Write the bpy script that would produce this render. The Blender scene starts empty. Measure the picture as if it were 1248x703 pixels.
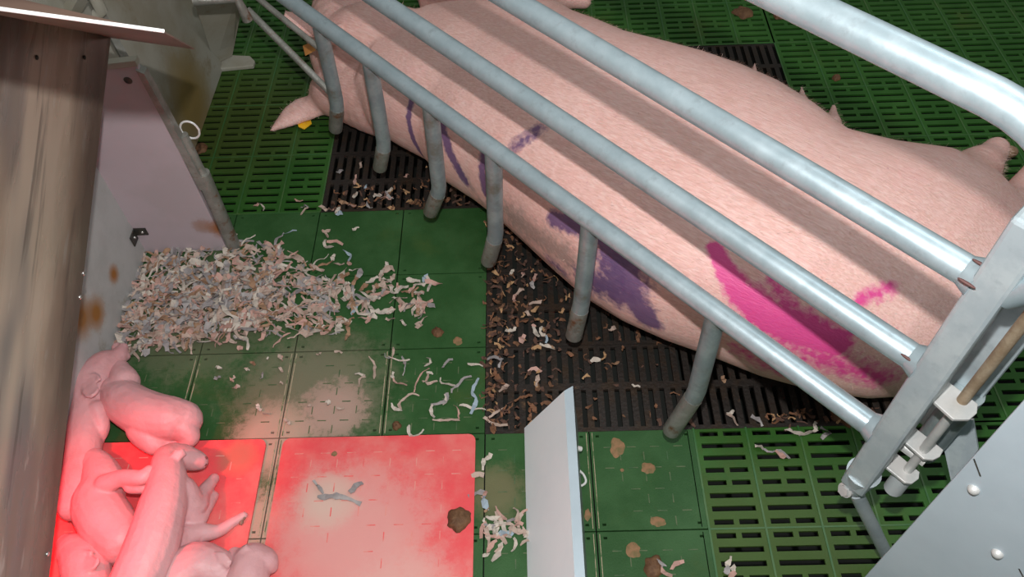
import bpy, bmesh, math, random
import numpy as np
from mathutils import Vector, Matrix
from mathutils.bvhtree import BVHTree
random.seed(7)
SC = bpy.context.scene
COL = SC.collection
# ------------------------------------------------------------------ camera
F = 1006.47
CAM = Vector((0.690115, -0.960083, 1.428062))
ROT = Matrix(((0.99914, 0.02738, 0.01918), (-0.00984, 0.78925, -0.61402), (-0.03195, 0.61342, 0.78911)))
def _exact():
    p, y, r = 6.62160003e-01, 3.11893302e-02, -5.17513943e-02
    Rx = Matrix.Rotation(p, 3, 'X'); Rz = Matrix.Rotation(y, 3, 'Z'); Rr = Matrix.Rotation(r, 3, 'Z')
    return Rz @ Rx @ Rr
ROT = _exact()
cd = bpy.data.cameras.new('camera'); cam = bpy.data.objects.new('camera', cd); COL.objects.link(cam)
cam.matrix_world = Matrix.Translation(CAM) @ ROT.to_4x4()
cd.sensor_width = 36; cd.lens = F / 1248 * 36; cd.clip_start = .02
SC.camera = cam
def ray(px, py): return ROT @ Vector(((px - 624) / F, -(py - 351.5) / F, -1))
def at(px, py, z=0.0):
    d = ray(px, py); return CAM + d * ((z - CAM.z) / d.z)
def atx(px, py, x):
    d = ray(px, py); return CAM + d * ((x - CAM.x) / d.x)
def aty(px, py, y):
    d = ray(px, py); return CAM + d * ((y - CAM.y) / d.y)
# ------------------------------------------------------------------ light
w = bpy.data.worlds.new('world'); SC.world = w; w.use_nodes = True
wn = w.node_tree; bg = wn.nodes['Background']; wt = wn.nodes.new('ShaderNodeTexCoord'); wsp = wn.nodes.new('ShaderNodeSeparateXYZ'); wr = wn.nodes.new('ShaderNodeValToRGB')
wn.links.new(wt.outputs['Generated'], wsp.inputs[0]); wn.links.new(wsp.outputs[2], wr.inputs[0]); wn.links.new(wr.outputs[0], bg.inputs[0])
wr.color_ramp.elements[0].position = 0; wr.color_ramp.elements[0].color = (.35, .33, .28, 1); wr.color_ramp.elements[1].position = .9; wr.color_ramp.elements[1].color = (1.25, 1.2, 1.12, 1)
bg.inputs[1].default_value = .2
def lamp(name, kind, loc, power, color, size=.1, size_y=None, target=None, spot=None, blend=.5):
    l = bpy.data.lights.new(name, kind); o = bpy.data.objects.new(name, l); COL.objects.link(o)
    o.location = loc; l.energy = power; l.color = color
    if kind == 'AREA':
        l.size = size
        if size_y: l.shape = 'RECTANGLE'; l.size_y = size_y
    else: l.shadow_soft_size = size
    if spot: l.spot_size = spot; l.spot_blend = blend
    if target is not None: o.rotation_euler = (Vector(target) - Vector(loc)).to_track_quat('-Z', 'Y').to_euler()
    return o
flash_at = CAM + ROT @ Vector((0, .13, .02))
lamp('camera_flash', 'SPOT', flash_at, 72, (1, .965, .95), .012, target=(.75, -.1, .1), spot=math.radians(140), blend=.9)
lamp('ceiling_light', 'AREA', (1.8, .1, 2.6), 14, (.86, .96, 1), 1.6, .25, target=(1.1, 0, 0))
lamp('ceiling_light', 'AREA', (.9, -1.6, 2.6), 10, (.86, .96, 1), 1.6, .25, target=(.7, -.4, 0))
SC.view_settings.view_transform = 'Standard'; SC.view_settings.look = 'None'
SC.view_settings.exposure = 0.0; SC.view_settings.gamma = 1; SC.view_settings.use_curve_mapping = False
# ------------------------------------------------------------------ materials
def mat(name, col, rough=.5, metal=0, col2=None, nscale=8, nlo=.4, nhi=.65, detail=6, bump=0, bscale=60, sss=0,
        col3=None, n3=20, n3lo=.6, n3hi=.7, stretch=(1, 1, 1), rough2=None, spec=.5):
    m = bpy.data.materials.new(name); m.use_nodes = True; nt = m.node_tree; N = nt.nodes; L = nt.links
    b = N['Principled BSDF']; b.inputs['Roughness'].default_value = rough; b.inputs['Metallic'].default_value = metal
    b.inputs['Specular IOR Level'].default_value = spec
    b.inputs['Base Color'].default_value = (*col, 1)
    tc = N.new('ShaderNodeTexCoord'); mp = N.new('ShaderNodeMapping'); mp.inputs['Scale'].default_value = stretch
    L.new(tc.outputs['Object'], mp.inputs[0])
    src = None
    def noise(scale, lo, hi, det=6):
        n = N.new('ShaderNodeTexNoise'); n.inputs['Scale'].default_value = scale; n.inputs['Detail'].default_value = det
        n.inputs['Roughness'].default_value = .65
        L.new(mp.outputs[0], n.inputs['Vector'])
        r = N.new('ShaderNodeMapRange'); r.inputs[1].default_value = lo; r.inputs[2].default_value = hi; r.interpolation_type = 'SMOOTHSTEP'
        L.new(n.outputs[0], r.inputs[0]); return r.outputs[0]
    def mix(a, c, f):
        x = N.new('ShaderNodeMix'); x.data_type = 'RGBA'
        if hasattr(a, 'links'): L.new(a, x.inputs[6])
        else: x.inputs[6].default_value = (*a, 1)
        x.inputs[7].default_value = (*c, 1)
        if hasattr(f, 'links'): L.new(f, x.inputs[0])
        else: x.inputs[0].default_value = f
        return x.outputs[2]
    cur = col
    if col2: f = noise(nscale, nlo, nhi, detail); cur = mix(cur, col2, f)
    if rough2 is not None and col2:
        r = N.new('ShaderNodeMapRange'); r.inputs[3].default_value = rough; r.inputs[4].default_value = rough2
        L.new(f, r.inputs[0]); L.new(r.outputs[0], b.inputs['Roughness'])
    if col3: cur = mix(cur, col3, noise(n3, n3lo, n3hi))
    if hasattr(cur, 'links'): L.new(cur, b.inputs['Base Color'])
    if bump:
        n = N.new('ShaderNodeTexNoise'); n.inputs['Scale'].default_value = bscale; n.inputs['Detail'].default_value = 5
        L.new(mp.outputs[0], n.inputs['Vector'])
        bp = N.new('ShaderNodeBump'); bp.inputs['Strength'].default_value = bump; bp.inputs['Distance'].default_value = .004
        L.new(n.outputs[0], bp.inputs['Height']); L.new(bp.outputs[0], b.inputs['Normal'])
    if sss:
        b.inputs['Subsurface Weight'].default_value = sss; b.inputs['Subsurface Radius'].default_value = (1, .35, .2); b.inputs['Subsurface Scale'].default_value = .006
    return m, (nt, N, L, b, mp, mix, noise, cur)
def M(*a, **k): return mat(*a, **k)[0]
def spots(pack, items, warp=.02):
    """dirt patches with a place of their own: (x, y, z, radius, colour, strength, lo, hi, noise scale)"""
    nt, N, L, b, mp, mix, noise, cur = pack
    for (x, y, z, r, c, st, lo, hi, ns) in items:
        tc = N.new('ShaderNodeTexCoord'); d = N.new('ShaderNodeVectorMath'); d.operation = 'DISTANCE'
        L.new(tc.outputs['Object'], d.inputs[0]); d.inputs[1].default_value = (x, y, z)
        g = N.new('ShaderNodeMapRange'); g.inputs[1].default_value = r; g.inputs[2].default_value = r * .25; g.inputs[3].default_value = 0; g.inputs[4].default_value = 1
        L.new(d.outputs['Value'], g.inputs[0])
        n = N.new('ShaderNodeTexNoise'); n.inputs['Scale'].default_value = ns * 1.5; n.inputs['Detail'].default_value = 9; n.inputs['Roughness'].default_value = .78
        L.new(tc.outputs['Object'], n.inputs['Vector'])
        s = N.new('ShaderNodeMath'); s.operation = 'MULTIPLY_ADD'; L.new(g.outputs[0], s.inputs[0]); s.inputs[1].default_value = .6; L.new(n.outputs[0], s.inputs[2])
        q = N.new('ShaderNodeMapRange'); q.inputs[1].default_value = lo; q.inputs[2].default_value = hi; q.inputs[3].default_value = 0; q.inputs[4].default_value = 1; q.interpolation_type = 'SMOOTHSTEP'
        L.new(s.outputs[0], q.inputs[0])
        k = N.new('ShaderNodeMath'); k.operation = 'MULTIPLY'; L.new(q.outputs[0], k.inputs[0]); L.new(g.outputs[0], k.inputs[1])
        k2 = N.new('ShaderNodeMath'); k2.operation = 'MULTIPLY'; L.new(k.outputs[0], k2.inputs[0]); k2.inputs[1].default_value = st; k2.use_clamp = True
        cur = mix(cur, c, k2.outputs[0])
    L.new(cur, b.inputs['Base Color'])
T = (.42, .24, .14)
DUST = (.21, .19, .13)
pk = mat('green_plastic', (.022, .075, .020), .45, col2=(.038, .105, .034), nscale=9, nlo=.35, nhi=.7, col3=(.05, .09, .02), n3=5, n3lo=.55, n3hi=.8, bump=.15, bscale=300, spec=.25)
spots(pk[1], [(.25, -.10, 0, .30, DUST, .75, .75, 1.05, 14), (.195, -.50, 0, .30, (.42, .32, .24), 1.6, .62, .85, 22), (.19, -.2, 0, .12, (.42, .32, .24), 1.2, .6, .85, 24), (-.02, .1, 0, .3, DUST, .5, .75, .95, 16),
           (.3, -.14, 0, .13, (.46, .30, .25), .8, .8, .98, 24), (.62, -.32, 0, .10, (.20, .16, .09), .6, .7, 1.0, 30)])
green = pk[0]
pk = mat('green_slats', (.021, .086, .013), .42, col2=(.034, .115, .020), nscale=7, nlo=.35, nhi=.7, col3=(.06, .09, .015), n3=6, n3lo=.55, n3hi=.85, bump=.1, bscale=200, spec=.25)
spots(pk[1], [(1.1, -.5, 0, .45, (.06, .085, .015), .6, .6, 1.05, 14), (-.1, .75, 0, .4, (.05, .07, .015), .8, .55, .9, 9)])
green_slat = pk[0]
bead = M('green_worn', (.028, .11, .028), .4, col2=(.06, .13, .035), nscale=12)
iron = M('cast_iron', (.027, .022, .019), .6, .2, col2=(.04, .025, .015), nscale=14, nlo=.45, nhi=.7, spec=.3, col3=(.13, .075, .04), n3=16, n3lo=.60, n3hi=.72, bump=.6, bscale=120)
pk = mat('red_plastic', (.74, .075, .085), .45, col2=(.74, .18, .16), nscale=7, nlo=.4, nhi=.7, bump=.1, bscale=200)
spots(pk[1], [(.37, -.40, .004, .26, (.66, .34, .31), .8, .66, 1.0, 15), (.31, -.33, .004, .09, (.60, .43, .36), .9, .6, .9, 26), (.47, -.54, .004, .18, (.66, .38, .34), .8, .62, .95, 17), (.27, -.62, .004, .14, (.66, .38, .34), .8, .62, .95, 17),
           (.13, -.24, .004, .06, (.35, .2, .12), .6, .6, .9, 30)])
redp = pk[0]
galv = M('galvanised_steel', (.37, .47, .51), .34, .5, col2=(.47, .57, .61), nscale=22, nlo=.3, nhi=.75, col3=(.33, .40, .43), n3=60, n3lo=.5, n3hi=.8, bump=.06, bscale=60, rough2=.42)
post_m = M('zinc_coated_steel', (.40, .47, .50), .38, .25, col2=(.48, .55, .57), nscale=20, col3=(.34, .40, .43), n3=50, n3lo=.5, n3hi=.8)
galv_dirty = M('dirty_galvanised_steel', (.26, .26, .23), .45, .5, col2=(.36, .36, .33), nscale=24, col3=(.20, .10, .05), n3=30, n3lo=.55, n3hi=.7, bump=.3, bscale=90)
galv_dull = M('dull_galvanised_steel', (.27, .33, .35), .45, .5, col2=(.36, .43, .44), nscale=24, col3=(.20, .19, .15), n3=14, n3lo=.5, n3hi=.75, bump=.15, bscale=90)
rusty = M('rusty_rod', (.30, .22, .14), .6, .4, col2=(.42, .34, .24), nscale=40, bump=.3)
plate_white = M('zinc_plate', (.58, .58, .56), .45, .3, col2=(.48, .5, .49), nscale=30)
pvc = M('white_pvc', (.74, .80, .82), .4, 0, col2=(.66, .73, .76), nscale=5, nlo=.3, nhi=.8, col3=(.45, .40, .32), n3=7, n3lo=.66, n3hi=.8)
pvc_grey = M('grey_sheet', (.46, .55, .60), .4, .15, col2=(.40, .48, .53), nscale=6, nlo=.3, nhi=.8)
pk = mat('pinkish_pvc', (.46, .39, .42), .45, 0, col2=(.42, .36, .38), nscale=6)
spots(pk[1], [(.005, .28, .075, .045, (.30, .12, .05), 1.0, .62, .95, 60), (-.03, .28, .085, .04, (.3, .16, .1), .7, .65, .95, 60)])
pvc_pink = pk[0]
pk = mat('nest_wall', (.44, .44, .43), .5, 0, col2=(.38, .38, .37), nscale=8, col3=(.30, .26, .2), n3=14, n3lo=.6, n3hi=.75)
spots(pk[1], [(-.184, .15, .09, .03, (.32, .13, .03), 1, .5, .8, 60), (-.184, .04, .1, .05, (.30, .13, .03), 1, .5, .8, 40), (-.184, .0, .14, .06, (.28, .13, .04), 1, .5, .8, 30)])
nest_wall = pk[0]
pk = mat('trough_side', (.34, .33, .28), .5, 0, col2=(.28, .26, .2), nscale=5, col3=(.18, .13, .06), n3=8, n3lo=.55, n3hi=.75)
spots(pk[1], [(-.15, .72, .08, .2, (.22, .15, .04), .9, .55, .9, 12)])
trough_m = pk[0]
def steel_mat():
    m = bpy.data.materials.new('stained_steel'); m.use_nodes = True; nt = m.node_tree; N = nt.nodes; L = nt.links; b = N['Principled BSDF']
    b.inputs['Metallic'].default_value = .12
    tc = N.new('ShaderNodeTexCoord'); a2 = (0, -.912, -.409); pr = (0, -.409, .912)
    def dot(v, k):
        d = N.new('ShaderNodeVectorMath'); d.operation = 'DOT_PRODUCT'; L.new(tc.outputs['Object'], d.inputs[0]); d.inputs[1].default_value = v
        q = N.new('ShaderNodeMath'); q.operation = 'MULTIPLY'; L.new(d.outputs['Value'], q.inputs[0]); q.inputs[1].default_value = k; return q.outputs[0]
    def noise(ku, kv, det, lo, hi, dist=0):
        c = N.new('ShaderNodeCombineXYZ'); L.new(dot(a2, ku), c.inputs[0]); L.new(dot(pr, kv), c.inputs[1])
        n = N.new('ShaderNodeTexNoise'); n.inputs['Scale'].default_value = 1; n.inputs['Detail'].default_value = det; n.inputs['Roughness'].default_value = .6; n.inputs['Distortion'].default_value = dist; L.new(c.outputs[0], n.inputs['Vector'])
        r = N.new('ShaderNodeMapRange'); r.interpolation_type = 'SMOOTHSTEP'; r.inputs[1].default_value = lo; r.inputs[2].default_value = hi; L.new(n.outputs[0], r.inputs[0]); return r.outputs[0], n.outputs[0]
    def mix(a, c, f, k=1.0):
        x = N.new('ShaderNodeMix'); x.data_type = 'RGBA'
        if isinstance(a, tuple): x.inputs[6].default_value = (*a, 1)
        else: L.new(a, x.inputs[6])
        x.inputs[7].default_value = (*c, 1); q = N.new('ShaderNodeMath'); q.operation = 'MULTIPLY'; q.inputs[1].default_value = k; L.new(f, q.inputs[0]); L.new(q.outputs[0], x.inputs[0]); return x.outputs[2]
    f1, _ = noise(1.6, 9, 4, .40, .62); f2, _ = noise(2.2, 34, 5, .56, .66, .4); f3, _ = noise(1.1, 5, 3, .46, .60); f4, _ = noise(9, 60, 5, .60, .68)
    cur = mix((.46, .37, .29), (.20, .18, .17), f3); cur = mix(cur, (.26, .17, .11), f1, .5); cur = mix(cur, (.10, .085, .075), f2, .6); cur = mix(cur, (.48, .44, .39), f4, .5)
    # dark brown band along the rim of the sheet
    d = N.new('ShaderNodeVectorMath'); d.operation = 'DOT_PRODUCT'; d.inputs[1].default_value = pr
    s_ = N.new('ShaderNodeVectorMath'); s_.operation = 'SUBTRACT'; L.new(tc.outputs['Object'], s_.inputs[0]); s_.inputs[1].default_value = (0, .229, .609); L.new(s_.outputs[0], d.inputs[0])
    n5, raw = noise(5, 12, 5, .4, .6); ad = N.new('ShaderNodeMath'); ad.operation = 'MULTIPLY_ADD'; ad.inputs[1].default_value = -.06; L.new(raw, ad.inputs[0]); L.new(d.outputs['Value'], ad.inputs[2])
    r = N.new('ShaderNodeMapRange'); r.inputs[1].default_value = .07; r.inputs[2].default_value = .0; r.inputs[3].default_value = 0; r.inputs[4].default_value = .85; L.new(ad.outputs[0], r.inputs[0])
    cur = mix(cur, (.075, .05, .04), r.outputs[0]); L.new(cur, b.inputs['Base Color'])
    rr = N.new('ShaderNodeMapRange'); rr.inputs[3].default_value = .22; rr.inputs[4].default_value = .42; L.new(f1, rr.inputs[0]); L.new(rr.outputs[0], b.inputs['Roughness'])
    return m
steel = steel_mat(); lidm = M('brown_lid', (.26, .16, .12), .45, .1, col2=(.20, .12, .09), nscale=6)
dark = M('pit_dark', (.006, .008, .006), .9)
darkmetal = M('dark_bracket', (.06, .06, .055), .4, .6, col2=(.1, .09, .07), nscale=60)
screw = M('screw_steel', (.7, .7, .68), .25, .9)
hemw = M('bright_hem', (.86, .86, .84), .3, .3)
yellow = M('yellow_tag', (.85, .5, .02), .4)
orange = M('orange_tag', (.7, .3, .08), .5)
cap_m = M('grey_plastic_cap', (.50, .55, .56), .45)
dung = M('dung', (.10, .045, .018), .75, col2=(.16, .08, .035), nscale=60, bump=.8, bscale=90)
mud = M('dried_mud', (.27, .15, .075), .85, col2=(.16, .12, .05), nscale=60, bump=.5, bscale=90)
papers = [M('paper_beige', (.46, .35, .29), .8, col2=(.34, .25, .20), nscale=30), M('paper_pale', (.55, .49, .42), .8, col2=(.38, .34, .29), nscale=30),
          M('paper_grey', (.24, .22, .22), .8, col2=(.36, .34, .33), nscale=20), M('paper_pink', (.50, .30, .25), .8, col2=(.36, .22, .18), nscale=20), M('paper_brown', (.26, .15, .09), .8, col2=(.36, .22, .13), nscale=30),
          M('paper_blue', (.30, .38, .44), .8)]
leafm = [M('litter_brown', (.20, .09, .045), .85, col2=(.12, .06, .03), nscale=40), M('litter_tan', (.40, .24, .12), .85), M('litter_dark', (.09, .045, .03), .85)]
# ------------------------------------------------------------------ object helpers
def tag(o, label=None, cat=None, group=None, kind=None):
    if label: o['label'] = label
    if cat: o['category'] = cat
    if group: o['group'] = group
    if kind: o['kind'] = kind
    return o
def empty(name, loc=(0, 0, 0)):
    o = bpy.data.objects.new(name, None); COL.objects.link(o); o.location = loc; o.empty_display_size = .05
    return o
class MB:
    def __init__(s): s.v = []; s.f = []; s.m = []
    def add(s, vs, fs, mi=0):
        b = len(s.v); s.v += [Vector(v) for v in vs]; s.f += [[b + i for i in f] for f in fs]; s.m += [mi] * len(fs); return s
    def box(s, c, size, rot=None, mi=0):
        x, y, z = [a / 2 for a in size]; R = rot or Matrix.Identity(3)
        vs = [Vector(c) + R @ Vector((i * x, j * y, k * z)) for i in (-1, 1) for j in (-1, 1) for k in (-1, 1)]
        return s.add(vs, [(0, 1, 3, 2), (4, 6, 7, 5), (0, 4, 5, 1), (2, 3, 7, 6), (0, 2, 6, 4), (1, 5, 7, 3)], mi)
    def tube(s, pts, r, n=20, cap=True, mi=0, round_end=False):
        pts = [Vector(p) for p in pts]; rs = r if isinstance(r, (list, tuple)) else [r] * len(pts)
        if round_end:
            d = (pts[-1] - pts[-2]).normalized(); R0 = rs[-1]; e = pts[-1]; rs = list(rs)
            for a in (25, 50, 72): pts.append(e + d * R0 * .55 * math.sin(math.radians(a))); rs.append(R0 * math.cos(math.radians(a)))
        t0 = (pts[1] - pts[0]).normalized(); up = Vector((0, 0, 1)) if abs(t0.z) < .9 else Vector((1, 0, 0))
        u = t0.cross(up).normalized(); vs = []; b = len(s.v)
        for i, p in enumerate(pts):
            t = (pts[min(i + 1, len(pts) - 1)] - pts[max(i - 1, 0)]).normalized()
            u = (u - t * u.dot(t)).normalized(); v = t.cross(u)
            for k in range(n):
                a = 2 * math.pi * k / n; vs.append(p + (u * math.cos(a) + v * math.sin(a)) * rs[i])
        fs = [[i * n + k, i * n + (k + 1) % n, (i + 1) * n + (k + 1) % n, (i + 1) * n + k] for i in range(len(pts) - 1) for k in range(n)]
        if cap: fs += [list(range(n))[::-1], [(len(pts) - 1) * n + k for k in range(n)]]
        return s.add(vs, fs, mi)
    def prism(s, poly, d, mi=0):
        n = len(poly); poly = [Vector(p) for p in poly]; d = Vector(d)
        return s.add(poly + [p + d for p in poly], [list(range(n))[::-1], list(range(n, 2 * n))] + [[i, (i + 1) % n, n + (i + 1) % n, n + i] for i in range(n)], mi)
    def ball(s, c, r, sc=(1, 1, 1), rot=None, nu=16, nv=10, mi=0):
        vs = []; R = rot or Matrix.Identity(3); c = Vector(c)
        vs.append(c + R @ Vector((0, 0, r * sc[2])))
        for i in range(1, nv):
            a = math.pi * i / nv
            for k in range(nu):
                b = 2 * math.pi * k / nu
                vs.append(c + R @ Vector((r * sc[0] * math.sin(a) * math.cos(b), r * sc[1] * math.sin(a) * math.sin(b), r * sc[2] * math.cos(a))))
        vs.append(c + R @ Vector((0, 0, -r * sc[2])))
        fs = [(0, 1 + k, 1 + (k + 1) % nu) for k in range(nu)]
        for i in range(nv - 2):
            for k in range(nu): fs.append((1 + i * nu + k, 1 + (i + 1) * nu + k, 1 + (i + 1) * nu + (k + 1) % nu, 1 + i * nu + (k + 1) % nu))
        l = len(vs) - 1; b0 = 1 + (nv - 2) * nu
        fs += [(l, b0 + (k + 1) % nu, b0 + k) for k in range(nu)]
        return s.add(vs, fs, mi)
    def mesh(s, name, mats, smooth=False):
        me = bpy.data.meshes.new(name); me.from_pydata([tuple(v) for v in s.v], [], s.f)
        for m in (mats if isinstance(mats, (list, tuple)) else [mats]): me.materials.append(m)
        me.polygons.foreach_set('material_index', s.m)
        if smooth: me.polygons.foreach_set('use_smooth', [True] * len(s.f))
        me.update(); return me
    def build(s, name, mats, parent=None, smooth=False, bevel=0, recenter=False, fixn=True):
        me = s.mesh(name, mats, smooth)
        if fixn:
            bm = bmesh.new(); bm.from_mesh(me); bmesh.ops.recalc_face_normals(bm, faces=bm.faces); bm.to_mesh(me); bm.free()
        o = bpy.data.objects.new(name, me); COL.objects.link(o)
        if recenter:
            bb = [Vector(v) for v in s.v]; c = sum(bb, Vector()) / len(bb); c.z = min(v.z for v in bb)
            me.transform(Matrix.Translation(-c)); o.location = c
        if parent:
            o.parent = parent; o.location = o.location - parent.location if recenter else -parent.location
        if bevel:
            md = o.modifiers.new('bevel', 'BEVEL'); md.width = bevel; md.segments = 2; md.limit_method = 'ANGLE'
        if smooth:
            try: me.set_sharp_from_angle(angle=math.radians(40))
            except Exception: pass
        return o
def catmull(pts, n=6):
    P = [Vector(p) for p in pts]; P = [P[0] * 2 - P[1]] + P + [P[-1] * 2 - P[-2]]; out = []
    for i in range(1, len(P) - 2):
        for k in range(n):
            t = k / n; a, b, c, d = P[i - 1:i + 3]
            out.append(.5 * ((2 * b) + (-a + c) * t + (2 * a - 5 * b + 4 * c - d) * t * t + (-a + 3 * b - 3 * c + d) * t ** 3))
    out.append(P[-2]); return out
# ------------------------------------------------------------------ floor
U = .2
def grid_plate(mb, xs, ys, filled, z1, z0, mi=0):
    """flat grating: cells between the breaks xs, ys; filled(i, j) says where plastic is"""
    nx, ny = len(xs) - 1, len(ys) - 1
    g = [[bool(filled(i, j)) for j in range(ny)] for i in range(nx)]
    idx = {}
    def vid(i, j, t):
        k = (i, j, t)
        if k not in idx: idx[k] = len(mb.v); mb.v.append(Vector((xs[i], ys[j], z1 if t else z0)))
        return idx[k]
    for i in range(nx):
        for j in range(ny):
            if not g[i][j]: continue
            mb.f.append([vid(i, j, 1), vid(i + 1, j, 1), vid(i + 1, j + 1, 1), vid(i, j + 1, 1)]); mb.m.append(mi)
            for (di, dj, a, b) in ((-1, 0, (i, j + 1), (i, j)), (1, 0, (i + 1, j), (i + 1, j + 1)), (0, -1, (i, j), (i + 1, j)), (0, 1, (i + 1, j + 1), (i, j + 1))):
                ii, jj = i + di, j + dj
                if ii < 0 or jj < 0 or ii >= nx or jj >= ny or not g[ii][jj]:
                    mb.f.append([vid(*a, 0), vid(*b, 0), vid(*b, 1), vid(*a, 1)]); mb.m.append(mi)
PAT = 'SLLSSLLS'     # rows going towards the camera inside one tile
def slat_region(mb, x0, x1, y0, y1):
    xs = []; kx = []; x = x0
    while x < x1 - 1e-6:      # half tiles
        for a, t in ((0, 'r'), (.011, 's'), (.0115 + .034, 'm'), (.0555, 's'), (.0895, 'r')):
            xs.append(x * U + a + (0 if a else 0)); kx.append(t)
        x += .5
    xs.append(x1 * U)
    # widen: breaks at 0,.0115,.0455,.0555,.0895 inside each 100 mm
    ys = []; ky = []; y = y0
    while y < y1 - 1e-6:
        for r in range(8):
            b = y * U + r * .025; kind = PAT[7 - r]
            ys += [b, b + .0075, b + .0175]; ky += ['b', kind, 'b']
        y += 1
    ys.append(y1 * U)
    def fl(i, j):
        if ky[j] == 'b' or kx[i] == 'r': return True
        if kx[i] == 'm': return ky[j] == 'S'
        return False
    grid_plate(mb, xs, ys, fl, 0, -.005)
regions = [(5, 13, -5, -1), (7, 13, -1, 9), (-6, 1, 2, 9), (1, 7, 5, 9)]
mb = MB()
for r in regions: slat_region(mb, *r)
tag(mb.build('slatted_floor', green_slat, fixn=False), kind='structure')
mb = MB()
for (x0, x1, y0, y1) in regions:
    k = 0
    while x0 + k * .5 <= x1 + 1e-6:
        X = (x0 + k * .5) * U; mb.box((X, (y0 + y1) / 2 * U, .0006), (.0035, (y1 - y0) * U, .0016)); k += 1
    for yy in range(y0, y1 + 1): mb.box(((x0 + x1) / 2 * U, yy * U, .0003), ((x1 - x0) * U, .003, .001))
tag(mb.build('slat_ribs', bead, fixn=False), kind='structure')
def iron_region(mb, x0, x1, y0, y1):
    n = int(round((x1 - x0) * 9)); xs = []; kx = []
    for k in range(n):
        b = x0 * U + k * U / 9; xs += [b, b + .0125]; kx += ['b', 's']
    xs.append(x1 * U); m = int(round((y1 - y0) * 2)); ys = []; ky = []
    for k in range(m):
        b = y0 * U + k * .1; ys += [b, b + .008, b + .092]; ky += ['c', 's', 'c']
    ys.append(y1 * U)
    grid_plate(mb, xs, ys, lambda i, j: kx[i] == 'b' or ky[j] == 'c', -.001, -.008)
for (a, b, c, d) in ((3, 5, -1, 2), (5, 7, -1, 2), (1, 3, 2, 5), (3, 5, 2, 5), (5, 7, 2, 5)):
    mb = MB(); iron_region(mb, a, b, c, d)
    for i in range(int(c), int(d)): mb.box(((a + b) / 2 * U, (i + .0) * U, -.0005), ((b - a) * U, .004, .003))
    tag(mb.build('iron_floor_grate', iron, fixn=False), kind='structure')
# closed green panels with a joint round each, corner holes sunk in
holes = MB(); panels = MB(); marks = MB(); dents = MB()
def closed(i, j, top=0.0):
    g = .0013; c = ((i + .5) * U, (j + .5) * U)
    xs = [i * U + g, i * U + .012, i * U + .0185, (i + 1) * U - .0185, (i + 1) * U - .012, (i + 1) * U - g]
    ys = [j * U + g, j * U + .010, j * U + .0145, (j + 1) * U - .0145, (j + 1) * U - .010, (j + 1) * U - g]
    grid_plate(panels, xs, ys, lambda a, b: not (a in (1, 3) and b in (1, 3)), top, top - .02)
cells = [(i, j) for i in range(-1, 3) for j in range(-5, 2)] + [(i, j) for i in (3, 4) for j in range(-5, -1)]
for i, j in cells: closed(i, j)
def dashes(mb, x0, x1, y0, y1, z, nx, ny, ln=.017, off=0):
    for a in range(nx):
        for b in range(ny):
            if random.random() < .15: continue
            x = x0 + (a + .5) * (x1 - x0) / nx; y = y0 + (b + .5) * (y1 - y0) / ny
            mb.box((x, y, z), (ln, .0018, .0010))
            if a < nx - 1: mb.box((x + (x1 - x0) / nx / 2, y - (y1 - y0) / ny / 2 * .9, z), (.0018, ln, .0010))
for i, j in cells:
    if j < 0: dashes(marks, i * U + .012, (i + 1) * U - .012, j * U + .015, (j + 1) * U - .015, .0003, 4, 4)
tag(panels.build('floor', green, fixn=False), kind='structure')
tag(marks.build('panel_grip_marks', M('worn_marks', (.10, .13, .06), .6, col2=(.03, .09, .03), nscale=30), fixn=False), kind='structure')
mb = MB(); mb.box((.7, .4, -.35), (4.5, 4.5, .02)); tag(mb.build('slurry_pit', dark), kind='structure')
mb = MB(); mb.box((.4, -.33, -.035), (1.2, 1.46, .01)); tag(mb.build('panel_support', dark), kind='structure')
seam = M('dusty_joint', (.40, .33, .22), .8, col2=(.10, .16, .06), nscale=30, nlo=.5, nhi=.6)
mb = MB()
for i in range(0, 3):
    for j in range(-5, 0):
        for dx in (-.0052, .0052): mb.box((i * U + dx, (j + .5) * U, .0006), (.0016, .19, .0016))
for i in (4, 5):
    for j in range(-5, -1):
        for dx in (-.0055, .0055): mb.box((i * U + dx if i == 4 else i * U - .012, (j + .5) * U, .0006), (.0012, .19, .0012))
tag(mb.build('joint_strips', seam, fixn=False), kind='structure')
# red heated plates
WRM = M('worn_red_marks', (.70, .28, .24), .6, col2=(.72, .10, .10), nscale=30)
def heat_plate(x0, x1, y0, y1, label, nx):
    mb = MB(); r = .014; poly = []
    for cx, cy, a0 in ((x1 - r, y1 - r, 0), (x0 + r, y1 - r, 90), (x0 + r, y0 + r, 180), (x1 - r, y0 + r, 270)):
        for k in range(5):
            a = math.radians(a0 + k * 22.5); poly.append((cx + r * math.cos(a), cy + r * math.sin(a), 0))
    mb.prism(poly, (0, 0, .006)); k_ = len(mb.f); dashes(mb, x0 + .01, x1 - .01, y0 + .01, y1 - .01, .0062, nx, 12); mb.m[k_:] = [1] * (len(mb.f) - k_)
    p_ = mb.build('heat_plate', [redp, WRM])
    return tag(p_, label, 'heat plate')
heat_plate(-.186, .178, -.80, -.204, 'red nest floor plate that the piglets lie on', 7)
heat_plate(.211, .582, -.80, -.2035, 'dusty red nest floor plate with crumpled leaf and dung lump, empty of piglets', 7)
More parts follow.
